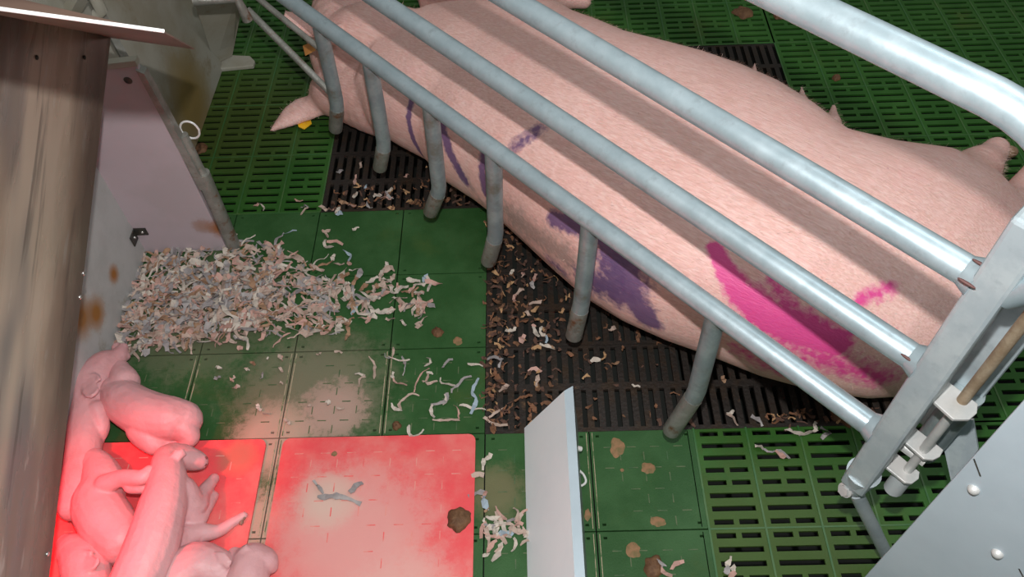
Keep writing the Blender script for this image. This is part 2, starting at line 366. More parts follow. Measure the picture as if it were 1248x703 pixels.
# ------------------------------------------------------------------ farrowing crate
Dv = Vector((math.cos(2.30716973), math.sin(2.30716973), 0)); Nv = Vector((-Dv.y, Dv.x, 0))
G = Vector((1.147, -.438, 0))
Rrail = Matrix((Dv, Nv, Vector((0, 0, 1)))).transposed()
def cr(t, z, n=0.0): return G + Dv * t + Nv * n + Vector((0, 0, z))
crate = tag(empty('farrowing_crate', G), 'galvanised tubular crate side with long rails and bent fingers along the sow', 'crate')
for z, name in ((.434, 'rail'), (.597, 'rail'), (.757, 'rail')):
    mb = MB(); e = 2.2
    mb.tube([cr(0.0, z), cr(.3, z), cr(.8, z), cr(e, z)], .0168, 28)
    mb.tube([cr(-.002, z), cr(.012, z)], [.023, .017], 20)
    mb.build('rail', galv, crate, smooth=True)
mb = MB(); pts = [cr(2.2, .947), cr(1.0, .947), cr(.5, .947), cr(.2, .947)]
R_ = .125
for k in range(0, 9):
    a = math.radians(k * 10); pts.append(cr(.068 - R_ * math.sin(a), .947 - R_ + R_ * math.cos(a)))
pts += [cr(-.058, .81), cr(-.045, .785), cr(-.03, .76)]
mb.tube(pts, .0185, 32); mb.build('rail', galv, crate, smooth=True)
fing = [(.266, .206, .275, .096, .030), (.524, .197, .534, .110, .016), (.761, .20, .786, .115, .012), (.937, .20, .975, .120, .012), (1.126, .205, 1.155, .130, .012), (1.30, .215, 1.33, .134, .010)]
for i, (t, zb, tt, zt, no) in enumerate(fing):
    m = galv_dull
    top = cr(t, .43); bend = cr(t - .003 if i == 0 else t + .01, zb); tip = cr(tt, zt, no)
    d = (tip - bend).normalized()
    pts = [top, top.lerp(bend, .5), bend + (top - bend).normalized() * .012, bend + d * .010, tip]
    mb = MB(); mb.tube(pts, .0158, 24, round_end=True)
    f = mb.build('finger_bar', m, crate, smooth=True)
    b = MB(); q = bend + d * .014; b.tube([q, tip], .0163, 24, round_end=True)
    b.build('bar_tip', galv_dirty, f, smooth=True) if False else None
    c = b.build('bar_tip', galv_dirty, None, smooth=True); c.parent = f; c['label'] = 'grimy rusted end of bar'
pc = G - Dv * .018
mb = MB(); mb.box(pc + Vector((0, 0, .58)), (.037, .04, .56), Rrail); mb.build('post', post_m, crate, bevel=.005)
mb = MB(); mb.tube([pc + Nv * .0 + Vector((0, 0, .285)), pc + Vector((0, 0, .33))], [.017, .024], 24); mb.build('post_foot', post_m, crate, smooth=True)
for (px, py, z, r) in ((1037, 583, .305, .0085), (1030, 597, .29, .0085)):
    p = at(px, py, z); mb = MB(); d = (Nv * 1 + Dv * .3 + Vector((0, 0, .35))).normalized()
    mb.tube([p - d * .03, p + d * .006], r, 6); mb.tube([p - d * .03, p + d * .001], r * 1.35, 16); mb.build('bolt', plate_white, crate)
mb = MB(); a_ = at(1043, 600, .275); b_ = Vector((1.302, -.478, 0.0)); mb.tube([a_, b_], .0105, 24); mb.build('stay_rod', post_m, crate, smooth=True)
for z, poly in ((.42, ((1094, 531), (1112, 518), (1150, 548), (1146, 556), (1138, 560), (1126, 559))), (.36, ((1069, 560), (1087, 547), (1121, 575), (1120, 583), (1112, 589), (1103, 588)))):
    mb = MB(); mb.prism([at(x, y, z) for x, y in poly], (0, 0, -.005)); mb.build('hinge_plate', plate_white, crate, bevel=.001)
mb = MB(); p = at(1104, 545, .39); mb.tube([p - Dv * .03 + Nv * .0, p + Dv * .01], .008, 16); mb.build('hinge_sleeve', plate_white, crate, smooth=True)
# weld scars
for px, py, z in ((1178, 345, .758), (1107, 437, .597), (1196, 322, .77)):
    p = at(px, py, z + .01); mb = MB(); mb.ball(p, .0045, (2.2, .45, .4), Rrail); mb.build('weld_scar', M('burnt_weld', (.10, .04, .035), .6), crate, smooth=True)
# rear gate hinged on the post
pin = Vector((1.207, -.463, 0))
gate = tag(empty('crate_gate', (1.258, -.418, 0)), 'galvanised rear gate upright hung on a rusty rod beside the crate post', 'gate')
mb = MB(); mb.box((1.252, -.402, .68), (.060, .03, .60), Rrail); mb.build('upright', post_m, gate, bevel=.004)
mb = MB(); mb.prism([at(1129, 481, .548), at(1151, 461, .548), at(1192, 492, .548), at(1191, 503, .548), at(1182, 511, .548), at(1162, 511, .548)], (0, 0, -.005)); mb.build('hinge_plate', plate_white, gate, bevel=.001)
mb = MB(); mb.tube([pin + Vector((0, 0, .53)), pin + Vector((0, 0, 1.1))], .0068, 16); mb.build('hinge_rod', rusty, gate, smooth=True)
mb = MB(); mb.tube([pin + Vector((0, 0, .335)), pin + Vector((0, 0, .535))], .0062, 16); mb.build('hinge_pin', plate_white, gate, smooth=True)
mb = MB(); mb.tube([pin + Vector((0, 0, .30)), pin + Vector((0, 0, .352))], .0135, 20); mb.build('pin_cap', cap_m, gate, smooth=True)
mb = MB(); mb.tube([Vector((1.247, -.425, .34)), Vector((1.247, -.425, .50))], .020, 24); mb.build('lower_sleeve', galv_dull, gate, smooth=True)
mb = MB(); mb.prism([at(1152, 505, .40), at(1186, 512, .42), at(1192, 548, .37), at(1160, 590, .30), at(1150, 545, .35)], (.004, .004, -.003)); mb.build('base_plate', post_m, gate)
# ------------------------------------------------------------------ bottom right sheet
P0 = at(980, 785, 0); e = (-Dv * .97 + Nv * -.05).normalized()
pan = tag(empty('pen_panel', P0), 'smooth light grey sheet panel with two rivets at the bottom right corner', 'panel')
mb = MB(); mb.prism([P0 + Vector((0, 0, .0)), P0 + e * 1.3, P0 + e * 1.3 + Vector((0, 0, 1.05)), P0 + Vector((0, 0, 1.05))], Nv * -.012)
mb.build('sheet', pvc_grey, pan, bevel=.001)
def on_panel(px, py):
    n = e.cross(Vector((0, 0, 1))); d = ray(px, py); return CAM + d * ((P0 - CAM).dot(n) / d.dot(n))
for px, py in ((1187, 596), (1216, 674)):
    mb = MB(); mb.ball(on_panel(px, py), .0062, (1, 1, 1)); mb.build('rivet', plate_white, pan, smooth=True)
for a, b in (((1187, 559), (1195, 580)), ((1242, 693), (1252, 712))):
    mb = MB(); mb.tube([on_panel(*a), on_panel(*b)], .0009, 6); mb.build('scratch', darkmetal, pan)
# ------------------------------------------------------------------ folded divider in the middle
div = tag(empty('divider_panel', (.75, -.45, 0)), 'white folded sheet divider with slanted end between red plate and green floor', 'panel')
ya, yb = -.181, -1.3
rx, rz = .7515, .12
mb = MB(); mb.prism([(.676, -.191, .001), (.680, -.191, .001), (rx, -.181, rz - .004), (rx, -.181, rz)], (0, yb - ya, 0)); mb.build('sloping_face', pvc, div)
mb = MB(); mb.prism([(rx, -.181, rz), (rx, -.181, rz - .004), (.768, -.170, rz - .006), (.768, -.170, rz - .002)], (0, yb - ya, 0)); mb.build('ridge', pvc_grey, div)
mb = MB(); mb.prism([(.768, -.170, rz - .002), (.765, -.170, rz - .004), (.775, -.185, .001), (.779, -.185, .001)], (0, yb - ya, 0)); mb.build('side_face', galv_dull, div)  # steep side of the white sheet, its shade put into a darker grey
mb = MB(); q = at(711, 590, .012); mb.tube(catmull([at(703, 571, .03), at(711, 578, .02), at(714, 587, .012), at(708, 592, .012), at(703, 590, .02)], 4), .0022, 8); mb.build('hem_loop', hemw, div, smooth=True)
mb = MB(); mb.tube([at(703, 546, .05), at(708, 547, .045)], .005, 10); mb.build('bolt', hemw, div)
# ------------------------------------------------------------------ creep nest walls
nest = tag(empty('nest_box', (-.19, .28, 0)), 'plastic corner walls of the piglet nest behind the shredded paper', 'nest box')
mb = MB(); mb.prism([(-.19, .286, 0), (.0, .286, 0), (-.008, .286, .515), (-.19, .286, .50)], (0, .012, 0)); mb.build('back_wall', pvc_pink, nest, bevel=.001).__setitem__('label', 'pinkish white upright back wall')
mb = MB(); mb.prism([(-.188, .286, 0), (-.188, -.9, 0), (-.188, -.9, .5), (-.188, .286, .5)], (-.012, 0, 0)); mb.build('side_wall', nest_wall, nest)
mb = MB(); mb.prism([(-.012, .282, .51), (.003, .282, .2), (.02, .282, .2), (-.0, .282, .5)], (0, .02, 0)); mb.build('edge_strip', galv_dirty, nest)
mb = MB(); mb.prism([(-.19, .284, .500), (-.19, .30, .500), (-.006, .30, .516), (-.006, .284, .516)], (0, 0, .012)); mb.build('top_rail', trough_m, nest)
mb = MB(); t0 = Vector((.014, .296, 0)); mb.tube([t0, t0 + Vector((.002, .002, .235))], .0155, 24); mb.tube([t0 + Vector((.001, .002, .23)), t0 + Vector((-.002, .002, .34))], .010, 20); mb.build('corner_tube', galv_dirty, nest, smooth=True)
mb = MB(); ringc = t0 + Vector((.012, .01, .345)); mb.tube(catmull([ringc + Vector((.018 * math.cos(a * .7), 0, .022 * math.sin(a * .7))) for a in range(0, 10)], 3), .0022, 8); mb.build('wire_ring', hemw, nest, smooth=True)
# angle bracket
mb = MB(); zb = .075
mb.box((-.172, .284, zb), (.028, .003, .022)); mb.box((-.186, .270, zb - .006), (.003, .026, .028)); br = mb.build('angle_bracket', darkmetal, nest, bevel=.001)
mb = MB(); mb.ball((-.168, .282, zb), .0035); mb.ball((-.184, .270, zb - .004), .0035); s_ = mb.build('screw', screw, None, smooth=True); s_.parent = br
s_.matrix_parent_inverse = Matrix.Translation(-Vector((-.19, .28, 0)) * -1) if False else Matrix.Identity(4)
s_.location = Vector((0, 0, 0)); br_off = br.location.copy()
mb = MB(); mb.ball(aty(156, 98, .286), .008, (1, .3, 1)); mb.build('scar_mark', darkmetal, nest, smooth=True)
# ------------------------------------------------------------------ steel lid sheet
lid = tag(empty('steel_lid', (0, -.2, .45)), 'stained brownish stainless sheet hanging over the piglets at the left edge', 'lid')
dJ = (atx(0, 65, 0) - atx(135, 50, 0)); dJ = Vector((0, -.217, .203)).normalized()
A1 = Vector((0, .235, .606)); A2d = Vector((0, -.785, -.336)).normalized()
A1 = atx(135, 46, 0.0)
A2 = atx(60, 703, 0.0); A2d = (A2 - A1).normalized()
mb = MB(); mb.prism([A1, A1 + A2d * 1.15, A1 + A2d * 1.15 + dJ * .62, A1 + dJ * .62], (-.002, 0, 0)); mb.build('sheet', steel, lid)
Fl = A1 + dJ * .62
def fl(p, x): return Vector((x, p.y, p.z))
W0 = CAM + ray(0, 13) * .64; W1 = CAM + ray(200, 40) * .71; tip = CAM + ray(237, 60) * 1.25
mb = MB(); mb.prism([A1 - dJ * .004, W1, W1 + (W0 - W1) * 1.6, A1 + dJ * .62], (0, .0012, .0012)); mb.prism([A1 - dJ * .004, tip, W1], (0, .0012, .0012)); mb.build('folded_flap', lidm, lid)
mb = MB(); mb.tube([W1 + Vector((0, .001, .001)), W1 + (W0 - W1) * 1.6 + Vector((0, .001, .001))], .0017, 10); mb.build('hem', hemw, lid, smooth=True)['label'] = 'rolled edge, coloured white for its flash brightness'  # near-white colour carries the flash brightness on the thin sheet edge
for px, py in ((98, 362), (102, 333), (58, 675), (45, 70), (103, 70)):
    mb = MB(); mb.ball(atx(px, py, .001), .0035, (.6, 1, 1)); mb.build('rivet', screw if py > 100 else darkmetal, lid, smooth=True)
# heat lamp above the nest behind the lid
hl = tag(empty('heat_lamp', (-.10, -.42, .52)), 'red infrared heat lamp over the piglets behind the steel sheet', 'lamp')
mb = MB(); mb.tube([(-.10, -.42, .52), (-.10, -.42, .57), (-.10, -.42, .60)], [.062, .05, .02], 28, cap=False); mb.tube([(-.10, -.42, .60), (-.10, -.42, .85)], .01, 10); mb.build('shade', screw, hl, smooth=True)
redg = bpy.data.materials.new('red_bulb'); redg.use_nodes = True; bb_ = redg.node_tree.nodes['Principled BSDF']; bb_.inputs['Base Color'].default_value = (.8, .02, .02, 1); bb_.inputs['Emission Color'].default_value = (1, .05, .03, 1); bb_.inputs['Emission Strength'].default_value = 6
mb = MB(); mb.ball((-.10, -.42, .56), .035); mb.build('bulb', redg, hl, smooth=True)
lamp('heat_lamp_light', 'SPOT', (-.10, -.42, .515), 15, (1, .03, .06), .03, target=(.03, -.50, 0), spot=math.radians(92), blend=.7)
# ------------------------------------------------------------------ trough and head end
tr = tag(empty('feed_trough', (-.17, .7, 0)), 'yellow-stained pale trough side standing behind the nest wall', 'trough')
mb = MB(); mb.prism([(-.158, .31, 0), (-.150, .97, 0), (-.19, 1.0, .62), (-.19, .31, .62)], (-.015, 0, 0)); mb.build('side_sheet', trough_m, tr, bevel=.002)
mb = MB(); mb.prism([at(236, 0, .28), at(262, 78, .02), at(283, 68, .02), at(293, 18, .16), at(288, -4, .25)], (0, .006, 0)); mb.build('end_plate', trough_m, tr)
mb = MB(); mb.prism([at(264, 70, .0), at(306, 72, .0), at(312, 78, .0), at(310, 84, .0), at(270, 88, .0)], (0, 0, .012)); mb.build('foot', trough_m, tr, bevel=.003)
mb = MB(); mb.tube([at(236, 1, .42), at(288, -3, .42), at(302, 24, .36)], .012, 14); mb.build('frame_tube', galv_dirty, tr, smooth=True)
mb = MB(); mb.tube([at(250, 30, .12), at(268, 68, .02)], .010, 10); mb.build('bracket_leg', galv_dirty, tr, smooth=True)
hr = tag(empty('head_bars', at(305, 15, .32)), 'two thin galvanised rods reaching from the trough to the sow head', 'rods')
for a, b in (((300, -14, .40), (398, 66, .33)), ((302, 12, .34), (412, 122, .20))):
    mb = MB(); mb.tube([at(*a), at(*b)], .0068 if a[2] > .35 else .0082, 16); mb.build('rod', galv_dirty, hr, smooth=True)
st = tag(empty('support_strut', at(100, 20, .5)), 'grey channel struts standing behind the top of the steel sheet', 'strut')
mb = MB()
mb.tube([aty(100, -10, .45), aty(72, 40, .45)], .016, 4); mb.build('strut', trough_m, st)
mb = MB(); mb.tube([aty(108, -10, .42), aty(156, 78, .42)], .010, 4); mb.build('strut', galv_dirty, st)
mb = MB(); mb.tube([aty(112, -10, .40), aty(124, 14, .40), aty(118, 18, .40)], .011, 12); mb.build('strut_hook', trough_m, st, smooth=True)
# ------------------------------------------------------------------ organic bodies
def remesh(name, mb, voxel, smooth_it, mats):
    me = mb.mesh(name + '_raw', mats); bm = bmesh.new(); bm.from_mesh(me); bmesh.ops.recalc_face_normals(bm, faces=bm.faces); bm.to_mesh(me); bm.free()
    o = bpy.data.objects.new(name + '_raw', me); COL.objects.link(o)
    r = o.modifiers.new('r', 'REMESH'); r.mode = 'VOXEL'; r.voxel_size = voxel
    s = o.modifiers.new('s', 'SMOOTH'); s.factor = .5; s.iterations = smooth_it
    dg = bpy.context.evaluated_depsgraph_get(); ev = o.evaluated_get(dg)
    m2 = bpy.data.meshes.new_from_object(ev, depsgraph=dg); bpy.data.objects.remove(o); m2.name = name
    m2.polygons.foreach_set('use_smooth', [True] * len(m2.polygons))
    return m2
def chain(mb, pts, n=5, flat=1.0):
    """pts: (Vector, radius)"""
    P = [Vector((p.x, p.y, p.z)) for p, r in pts]; Rr = [r for p, r in pts]
    cp = catmull(P, n); rr = []
    for i in range(len(P) - 1):
        for k in range(n):
            t = k / n; t = t * t * (3 - 2 * t) * .5 + t * .5; rr.append(Rr[i] * (1 - t) + Rr[i + 1] * t)
    rr.append(Rr[-1])
    for p, r in zip(cp, rr): mb.ball(p, r, (1, 1, flat), nu=14, nv=9)
    for a, b, ra, rb in zip(cp[:-1], cp[1:], rr[:-1], rr[1:]):
        if (a - b).length > .35 * min(ra, rb): mb.tube([a, b], [ra * .97, rb * .97], 14)
def leaf(mb, outline, thick):
    """closed sheet such as an ear, from an outline of points round its edge, thicker in the middle"""
    c = sum(outline, Vector()) / len(outline); n = Vector()
    for a, b in zip(outline, outline[1:] + outline[:1]): n += (a - c).cross(b - c)
    n.normalize(); N_ = len(outline)
    o2 = [c + (p - c) for p in outline]; mid = [c + (p - c) * .6 for p in outline]
    vs = [p + n * thick * .25 for p in o2] + [p - n * thick * .25 for p in o2] + [p + n * thick * .6 for p in mid] + [p - n * thick * .6 for p in mid] + [c + n * thick * .6, c - n * thick * .6]
    fs = []
    for i in range(N_):
        j = (i + 1) % N_
        fs += [(i, j, N_ + j, N_ + i), (i, 2 * N_ + i, 2 * N_ + j, j), (N_ + j, 3 * N_ + j, 3 * N_ + i, N_ + i), (2 * N_ + i, 4 * N_, 2 * N_ + j), (3 * N_ + j, 4 * N_ + 1, 3 * N_ + i)]
    mb.add(vs, fs)
def skin(name, c1, c2, c3, paint=False, rough=.5, bscale=220, hair=False):
    m, (nt, N, L, b, mp, mix, noise, cur) = mat(name, c1, rough, col2=c2, nscale=5, nlo=.35, nhi=.7, col3=c3, n3=11, n3lo=.5, n3hi=.8, bump=.25 if paint else .6, bscale=bscale, sss=.15)
    if hair:
        m2 = N.new('ShaderNodeMapping'); m2.vector_type = 'POINT'; m2.inputs['Rotation'].default_value = (0, 0, math.radians(37.8)); tc2 = N.new('ShaderNodeTexCoord'); L.new(tc2.outputs['Object'], m2.inputs[0])
        m3 = N.new('ShaderNodeMapping'); m3.inputs['Scale'].default_value = (45, 330, 330); L.new(m2.outputs[0], m3.inputs[0])
        nh = N.new('ShaderNodeTexNoise'); nh.inputs['Scale'].default_value = 1; nh.inputs['Detail'].default_value = 4; nh.inputs['Distortion'].default_value = .6; L.new(m3.outputs[0], nh.inputs['Vector'])
        rh = N.new('ShaderNodeMapRange'); rh.inputs[1].default_value = .48; rh.inputs[2].default_value = .72; rh.inputs[4].default_value = .5; L.new(nh.outputs[0], rh.inputs[0]); cur = mix(cur, (.60, .33, .26), rh.outputs[0])
        rh2 = N.new('ShaderNodeMapRange'); rh2.inputs[1].default_value = .50; rh2.inputs[2].default_value = .3; rh2.inputs[4].default_value = .5; L.new(nh.outputs[0], rh2.inputs[0]); cur = mix(cur, (.92, .70, .64), rh2.outputs[0])
        L.new(cur, b.inputs['Base Color'])
        bn = N.new('ShaderNodeBump'); bn.inputs['Strength'].default_value = .35; bn.inputs['Distance'].default_value = .003; L.new(nh.outputs[0], bn.inputs['Height']); L.new(bn.outputs[0], b.inputs['Normal'])
    if paint:
        at_ = N.new('ShaderNodeAttribute'); at_.attribute_name = 'paint'; sp = N.new('ShaderNodeSeparateColor'); L.new(at_.outputs['Color'], sp.inputs[0])
        nz = N.new('ShaderNodeTexNoise'); nz.inputs['Scale'].default_value = 90; nz.inputs['Detail'].default_value = 6; L.new(mp.outputs[0], nz.inputs['Vector'])
        def wmask(out, amt=.9):
            a = N.new('ShaderNodeMath'); a.operation = 'ADD'; L.new(out, a.inputs[0]); L.new(nz.outputs[0], a.inputs[1])
            r = N.new('ShaderNodeMapRange'); r.inputs[1].default_value = .68; r.inputs[2].default_value = 1.15; r.inputs[4].default_value = amt; L.new(a.outputs[0], r.inputs[0]); r.clamp = True
            return r.outputs[0]
        cur = mix(cur, (.20, .17, .15), wmask(sp.outputs[2], .6))
        cur = mix(cur, (.085, .04, .17), wmask(sp.outputs[0], .85))
        cur = mix(cur, (.72, .02, .27), wmask(sp.outputs[1], .88))
        L.new(cur, b.inputs['Base Color'])
    return m
sow_skin = skin('sow_skin', (.84, .53, .48), (.80, .47, .42), (.82, .44, .41), paint=True, hair=True)
piglet_skin = skin('piglet_skin', (.64, .35, .36), (.58, .30, .31), (.46, .22, .22), bscale=55)
# sow: lofted trunk lying on its side
ax = Vector((-.79, .613, 0)).normalized(); nn = Vector((-ax.y, ax.x, 0))
if nn.x < 0: nn = -nn
base = Vector((1.42, -.10, 0))
ST = [(-.135, .150, .05, .17, .10), (-.12, .145, .11, .24, .05), (-.09, .138, .165, .29, .02), (-.04, .122, .222, .325, 0), (.03, .100, .270, .359, 0), (.12, .072, .292, .384, 0), (.21, .027, .276, .40, 0), (.30, .008, .271, .40, 0), (.39, .018, .303, .40, 0), (.48, .026, .322, .40, 0),
      (.57, .034, .325, .395, 0), (.66, .044, .313, .389, 0), (.75, .050, .293, .383, 0), (.84, .058, .275, .372, 0), (.93, .078, .276, .354, 0), (1.02, .092, .280, .334, 0), (1.11, .128, .282, .312, 0),
      (1.20, .112, .262, .295, 0), (1.29, .095, .232, .27, .0), (1.36, .085, .19, .25, .02), (1.40, .08, .13, .21, .04)]
sm = MB(); NS = 48; rings = []
for (t, off, w_, h, zb) in ST:
    c = base + ax * t + nn * off; ring = []
    for k in range(NS):
        a = 2 * math.pi * k / NS; ca, sa = math.cos(a), math.sin(a)
        u = math.copysign(abs(ca) ** .9, ca) * w_; z = zb + (h - zb) / 2 + (h - zb) / 2 * math.copysign(abs(sa) ** .85, sa)
        # belly side slopes down to the teats, spine side is rounder
        ring.append(c + nn * u + Vector((0, 0, z)))
    rings += ring
fs = [[i * NS + k, i * NS + (k + 1) % NS, (i + 1) * NS + (k + 1) % NS, (i + 1) * NS + k] for i in range(len(ST) - 1) for k in range(NS)]
fs += [list(range(NS)), [(len(ST) - 1) * NS + k for k in range(NS)]]
sm.add(rings, fs)
# head, tucked to the far side
chain(sm, [(at(490, 70, .14), .125), (at(455, 62, .135), .125), (at(425, 62, .12), .105), (at(425, 10, .11), .10), (at(440, -50, .10), .075), (at(452, -95, .09), .062), (at(458, -120, .085), .055)])
chain(sm, [(at(470, 120, .10), .10), (at(420, 112, .08), .075), (at(402, 112, .06), .055)])
# ears
leaf(sm, [at(x, y, z) for x, y, z in ((398, 112, .07), (384, 115, .05), (362, 121, .035), (347, 132, .025), (336, 148, .015), (328, 161, .010), (345, 157, .014), (372, 148, .02), (402, 137, .04))], .022)
leaf(sm, [at(x, y, z) for x, y, z in ((425, 34, .22), (405, 28, .25), (380, 26, .28), (362, 15, .30), (347, 12, .31), (344, 22, .31), (350, 34, .30), (370, 42, .27), (395, 52, .23), (418, 58, .20))], .02)
# hind legs and front leg on the far side
chain(sm, [(at(1150, 250, .12), .10), (at(1185, 212, .07), .058), (at(1206, 192, .045), .036), (at(1214, 182, .04), .031)])
chain(sm, [(at(1215, 275, .12), .075), (at(1240, 252, .12), .052), (at(1268, 215, .12), .042), (at(1310, 160, .10), .032)])
chain(sm, [(at(600, 30, .14), .12), (at(645, 0, .08), .06), (at(680, -4, .045), .036), (at(712, 2, .03), .022)])
chain(sm, [(at(560, -10, .14), .12), (at(600, -50, .08), .06), (at(650, -70, .045), .034)])
# teats
for (px, py, z, tx, ty, tz, r) in ((978, 126, .14, 977, 107, .11, .010), (1014, 152, .13, 1016, 130, .11, .014), (918, 95, .13, 920, 78, .12, .009)):
    chain(sm, [(at(px, py, z), r * 1.7), (at((px + tx) / 2, (py + ty) / 2, (z + tz) / 2), r), (at(tx, ty, tz), r * .55)], n=3)
sme = remesh('sow', sm, .0065, 7, [sow_skin])
sow = bpy.data.objects.new('sow', sme); COL.objects.link(sow)
tag(sow, 'large pink sow lying on its side under the rails with purple and magenta marks', 'pig')
# paint strokes sprayed on the skin
co = np.empty(len(sme.vertices) * 3); sme.vertices.foreach_get('co', co); co = co.reshape(-1, 3)
bvh = BVHTree.FromPolygons([Vector(c) for c in co], [tuple(p.vertices) for p in sme.polygons])
paint = np.zeros((len(co), 4)); paint[:, 3] = 1
def cast(px, py):
    d = ray(px, py).normalized(); h = bvh.ray_cast(CAM, d); return h[0]
def stroke(ch, pts, wid, strength=1.0, soft=.75):
    P = []
    for (x, y) in pts:
        h = cast(x, y)
        if h: P.append(np.array(h))
    ws = wid if isinstance(wid, (list, tuple)) else [wid] * len(P)
    best = np.full(len(co), 9.0)
    for i in range(len(P) - 1):
        a, b = P[i], P[i + 1]; ab = b - a; t = np.clip(((co - a) @ ab) / max(1e-9, ab @ ab), 0, 1)
        d = np.linalg.norm(co - (a + t[:, None] * ab), axis=1) / (ws[i] + (ws[min(i + 1, len(ws) - 1)] - ws[i]) * t)
        best = np.minimum(best, d)
    v = np.clip((1 + soft - best) / (2 * soft), 0, 1) * strength
    paint[:, ch] = np.maximum(paint[:, ch], v)
stroke(0, [(502, 122), (498, 145), (504, 170), (514, 188)], .007)
stroke(0, [(538, 140), (543, 170), (555, 200), (568, 222)], .011)
stroke(0, [(590, 190), (588, 212), (592, 236)], .011)
stroke(0, [(628, 178), (642, 168), (656, 158)], .016, .6, .8)
stroke(0, [(674, 266), (700, 274), (728, 286), (750, 300), (764, 325), (766, 355), (780, 376), (790, 390)], [.015, .016, .018, .022, .026, .028, .026, .024], 1.0)
stroke(0, [(740, 300), (752, 330), (750, 360)], .03, .8, .7)
stroke(0, [(770, 345), (745, 348), (718, 342)], .034, .8, .8)
stroke(0, [(770, 365), (785, 385)], .024, .9, .6)
stroke(0, [(668, 316), (680, 325), (690, 335)], .012, .55, .8)
stroke(0, [(740, 300), (735, 325), (745, 345)], .014, .7, .8)
stroke(2, [(622, 262), (650, 285), (690, 312)], .03, .75, 1.0)
stroke(2, [(735, 350), (765, 355), (750, 330)], .03, .5, 1.0)
stroke(2, [(560, 205), (600, 260), (680, 330), (740, 378), (840, 425)], .012, .6, 1.0)
stroke(1, [(870, 302), (885, 330), (905, 360), (935, 385), (975, 402), (1020, 418)], [.012, .016, .024, .034, .034, .026], 1.0, .6)
stroke(1, [(945, 340), (962, 372), (978, 396)], .016, .7, .9)
stroke(1, [(930, 395), (980, 425), (1040, 450), (1075, 462)], .030, .62, .8)
stroke(1, [(1046, 366), (1066, 358), (1086, 350)], .014, .62, .9)
stroke(1, [(900, 425), (940, 448), (990, 468)], .022, .5, .9)
stroke(1, [(1062, 395), (1090, 412)], .014, .35, 1.0)
al = sme.color_attributes.new('paint', 'FLOAT_COLOR', 'POINT'); al.data.foreach_set('color', paint.ravel())
# short bristles over the hide
rng = np.random.default_rng(3); tri = []
nv = len(co); no = np.empty(nv * 3); sme.vertices.foreach_get('normal', no); no = no.reshape(-1, 3)
pick = [i for i in rng.choice(nv, min(nv, 60000), replace=False) if paint[i, 0] < .25 and paint[i, 1] < .25]; bv = MB(); vv = []; ff = []
axn = np.array(-ax); cnt = 0
for i in pick:
    p = co[i] + rng.normal(0, .002, 3); n = no[i]
    if n[2] < -.1: continue
    d = axn * .8 + n * .12 + rng.normal(0, .28, 3); d -= n * min(0, d @ n); d /= np.linalg.norm(d)
    s = np.cross(d, n); s /= np.linalg.norm(s) + 1e-9; ln = rng.uniform(.006, .013)
    b = len(vv); m_ = p + d * ln * .5 + n * .0012; vv += [p - s * .0003, p + s * .0003, m_ + s * .0002, m_ - s * .0002, p + d * ln + n * .0006]; ff += [(b, b + 1, b + 2, b + 3), (b + 3, b + 2, b + 4)]
me = bpy.data.meshes.new('bristles'); me.from_pydata([tuple(v) for v in vv], [], ff); me.materials.append(M('bristle', (.78, .56, .47), .6))
br2 = bpy.data.objects.new('bristles', me); COL.objects.link(br2); br2.parent = sow; br2['kind'] = 'stuff'
# hooves, ear tags
mb = MB()
for dx, dy in ((0, 0), (10, 8)):
    mb.ball(at(1218 + dx, 177 + dy, .035), .019, (1.3, .9, .8))
h_ = mb.build('hoof', M('hoof', (.30, .19, .12), .6, col2=(.2, .12, .07), nscale=30), sow, smooth=True)
mb = MB(); mb.prism([at(363, 150, .010), at(379, 147, .010), at(380, 151, .010), at(371, 158, .010), at(364, 155, .010)], (0, 0, .002)); mb.build('ear_tag', yellow, sow)['label'] = 'yellow tag'
mb = MB(); mb.prism([at(369, 56, .20), at(381, 52, .22), at(384, 62, .22), at(372, 68, .20)], (.002, 0, .002)); mb.build('ear_tag', orange, sow)['label'] = 'orange tag'
# ------------------------------------------------------------------ piglets
def piglet(label, chains, ears=(), extra=None):
    pb = MB()
    for ch in chains: chain(pb, [(at(x, y, z), r) for x, y, z, r in ch], n=10)
    for e_ in ears:
        if e_[0] == 'cup': pb.tube(e_[1], .0042, 8); leaf(pb, e_[1][:9], .006)
        else: leaf(pb, [at(*p) for p in e_], .007)
    m = remesh('piglet', pb, .0024, 6, [piglet_skin]); o = bpy.data.objects.new('piglet', m)
    # base the object's origin where it lies
    c = Vector([sum(v.co[i] for v in m.vertices) / len(m.vertices) for i in range(3)]); c.z = 0
    m.transform(Matrix.Translation(-c)); o.location = c; COL.objects.link(o)
    tag(o, label, 'piglet', 'piglets huddled in the nest'); return o, c
def ring_ear(px, py, z, rx_, ry_, tilt=0):
    out = []
    for k in range(10):
        a = 2 * math.pi * k / 10; out.append((px + rx_ * math.cos(a) * math.cos(tilt) - ry_ * math.sin(a) * math.sin(tilt), py + rx_ * math.cos(a) * math.sin(tilt) + ry_ * math.sin(a) * math.cos(tilt), z + .006 * math.sin(a)))
    return out
def cup(px, py, z, rx_, ry_, tilt=0):
    return ('cup', [at(px + rx_ * math.cos(a) * math.cos(tilt) - ry_ * math.sin(a) * math.sin(tilt), py + rx_ * math.cos(a) * math.sin(tilt) + ry_ * math.sin(a) * math.cos(tilt), z + .004 * math.sin(a + 1)) for a in [k * .55 for k in range(0, 11)]])
pigs = []
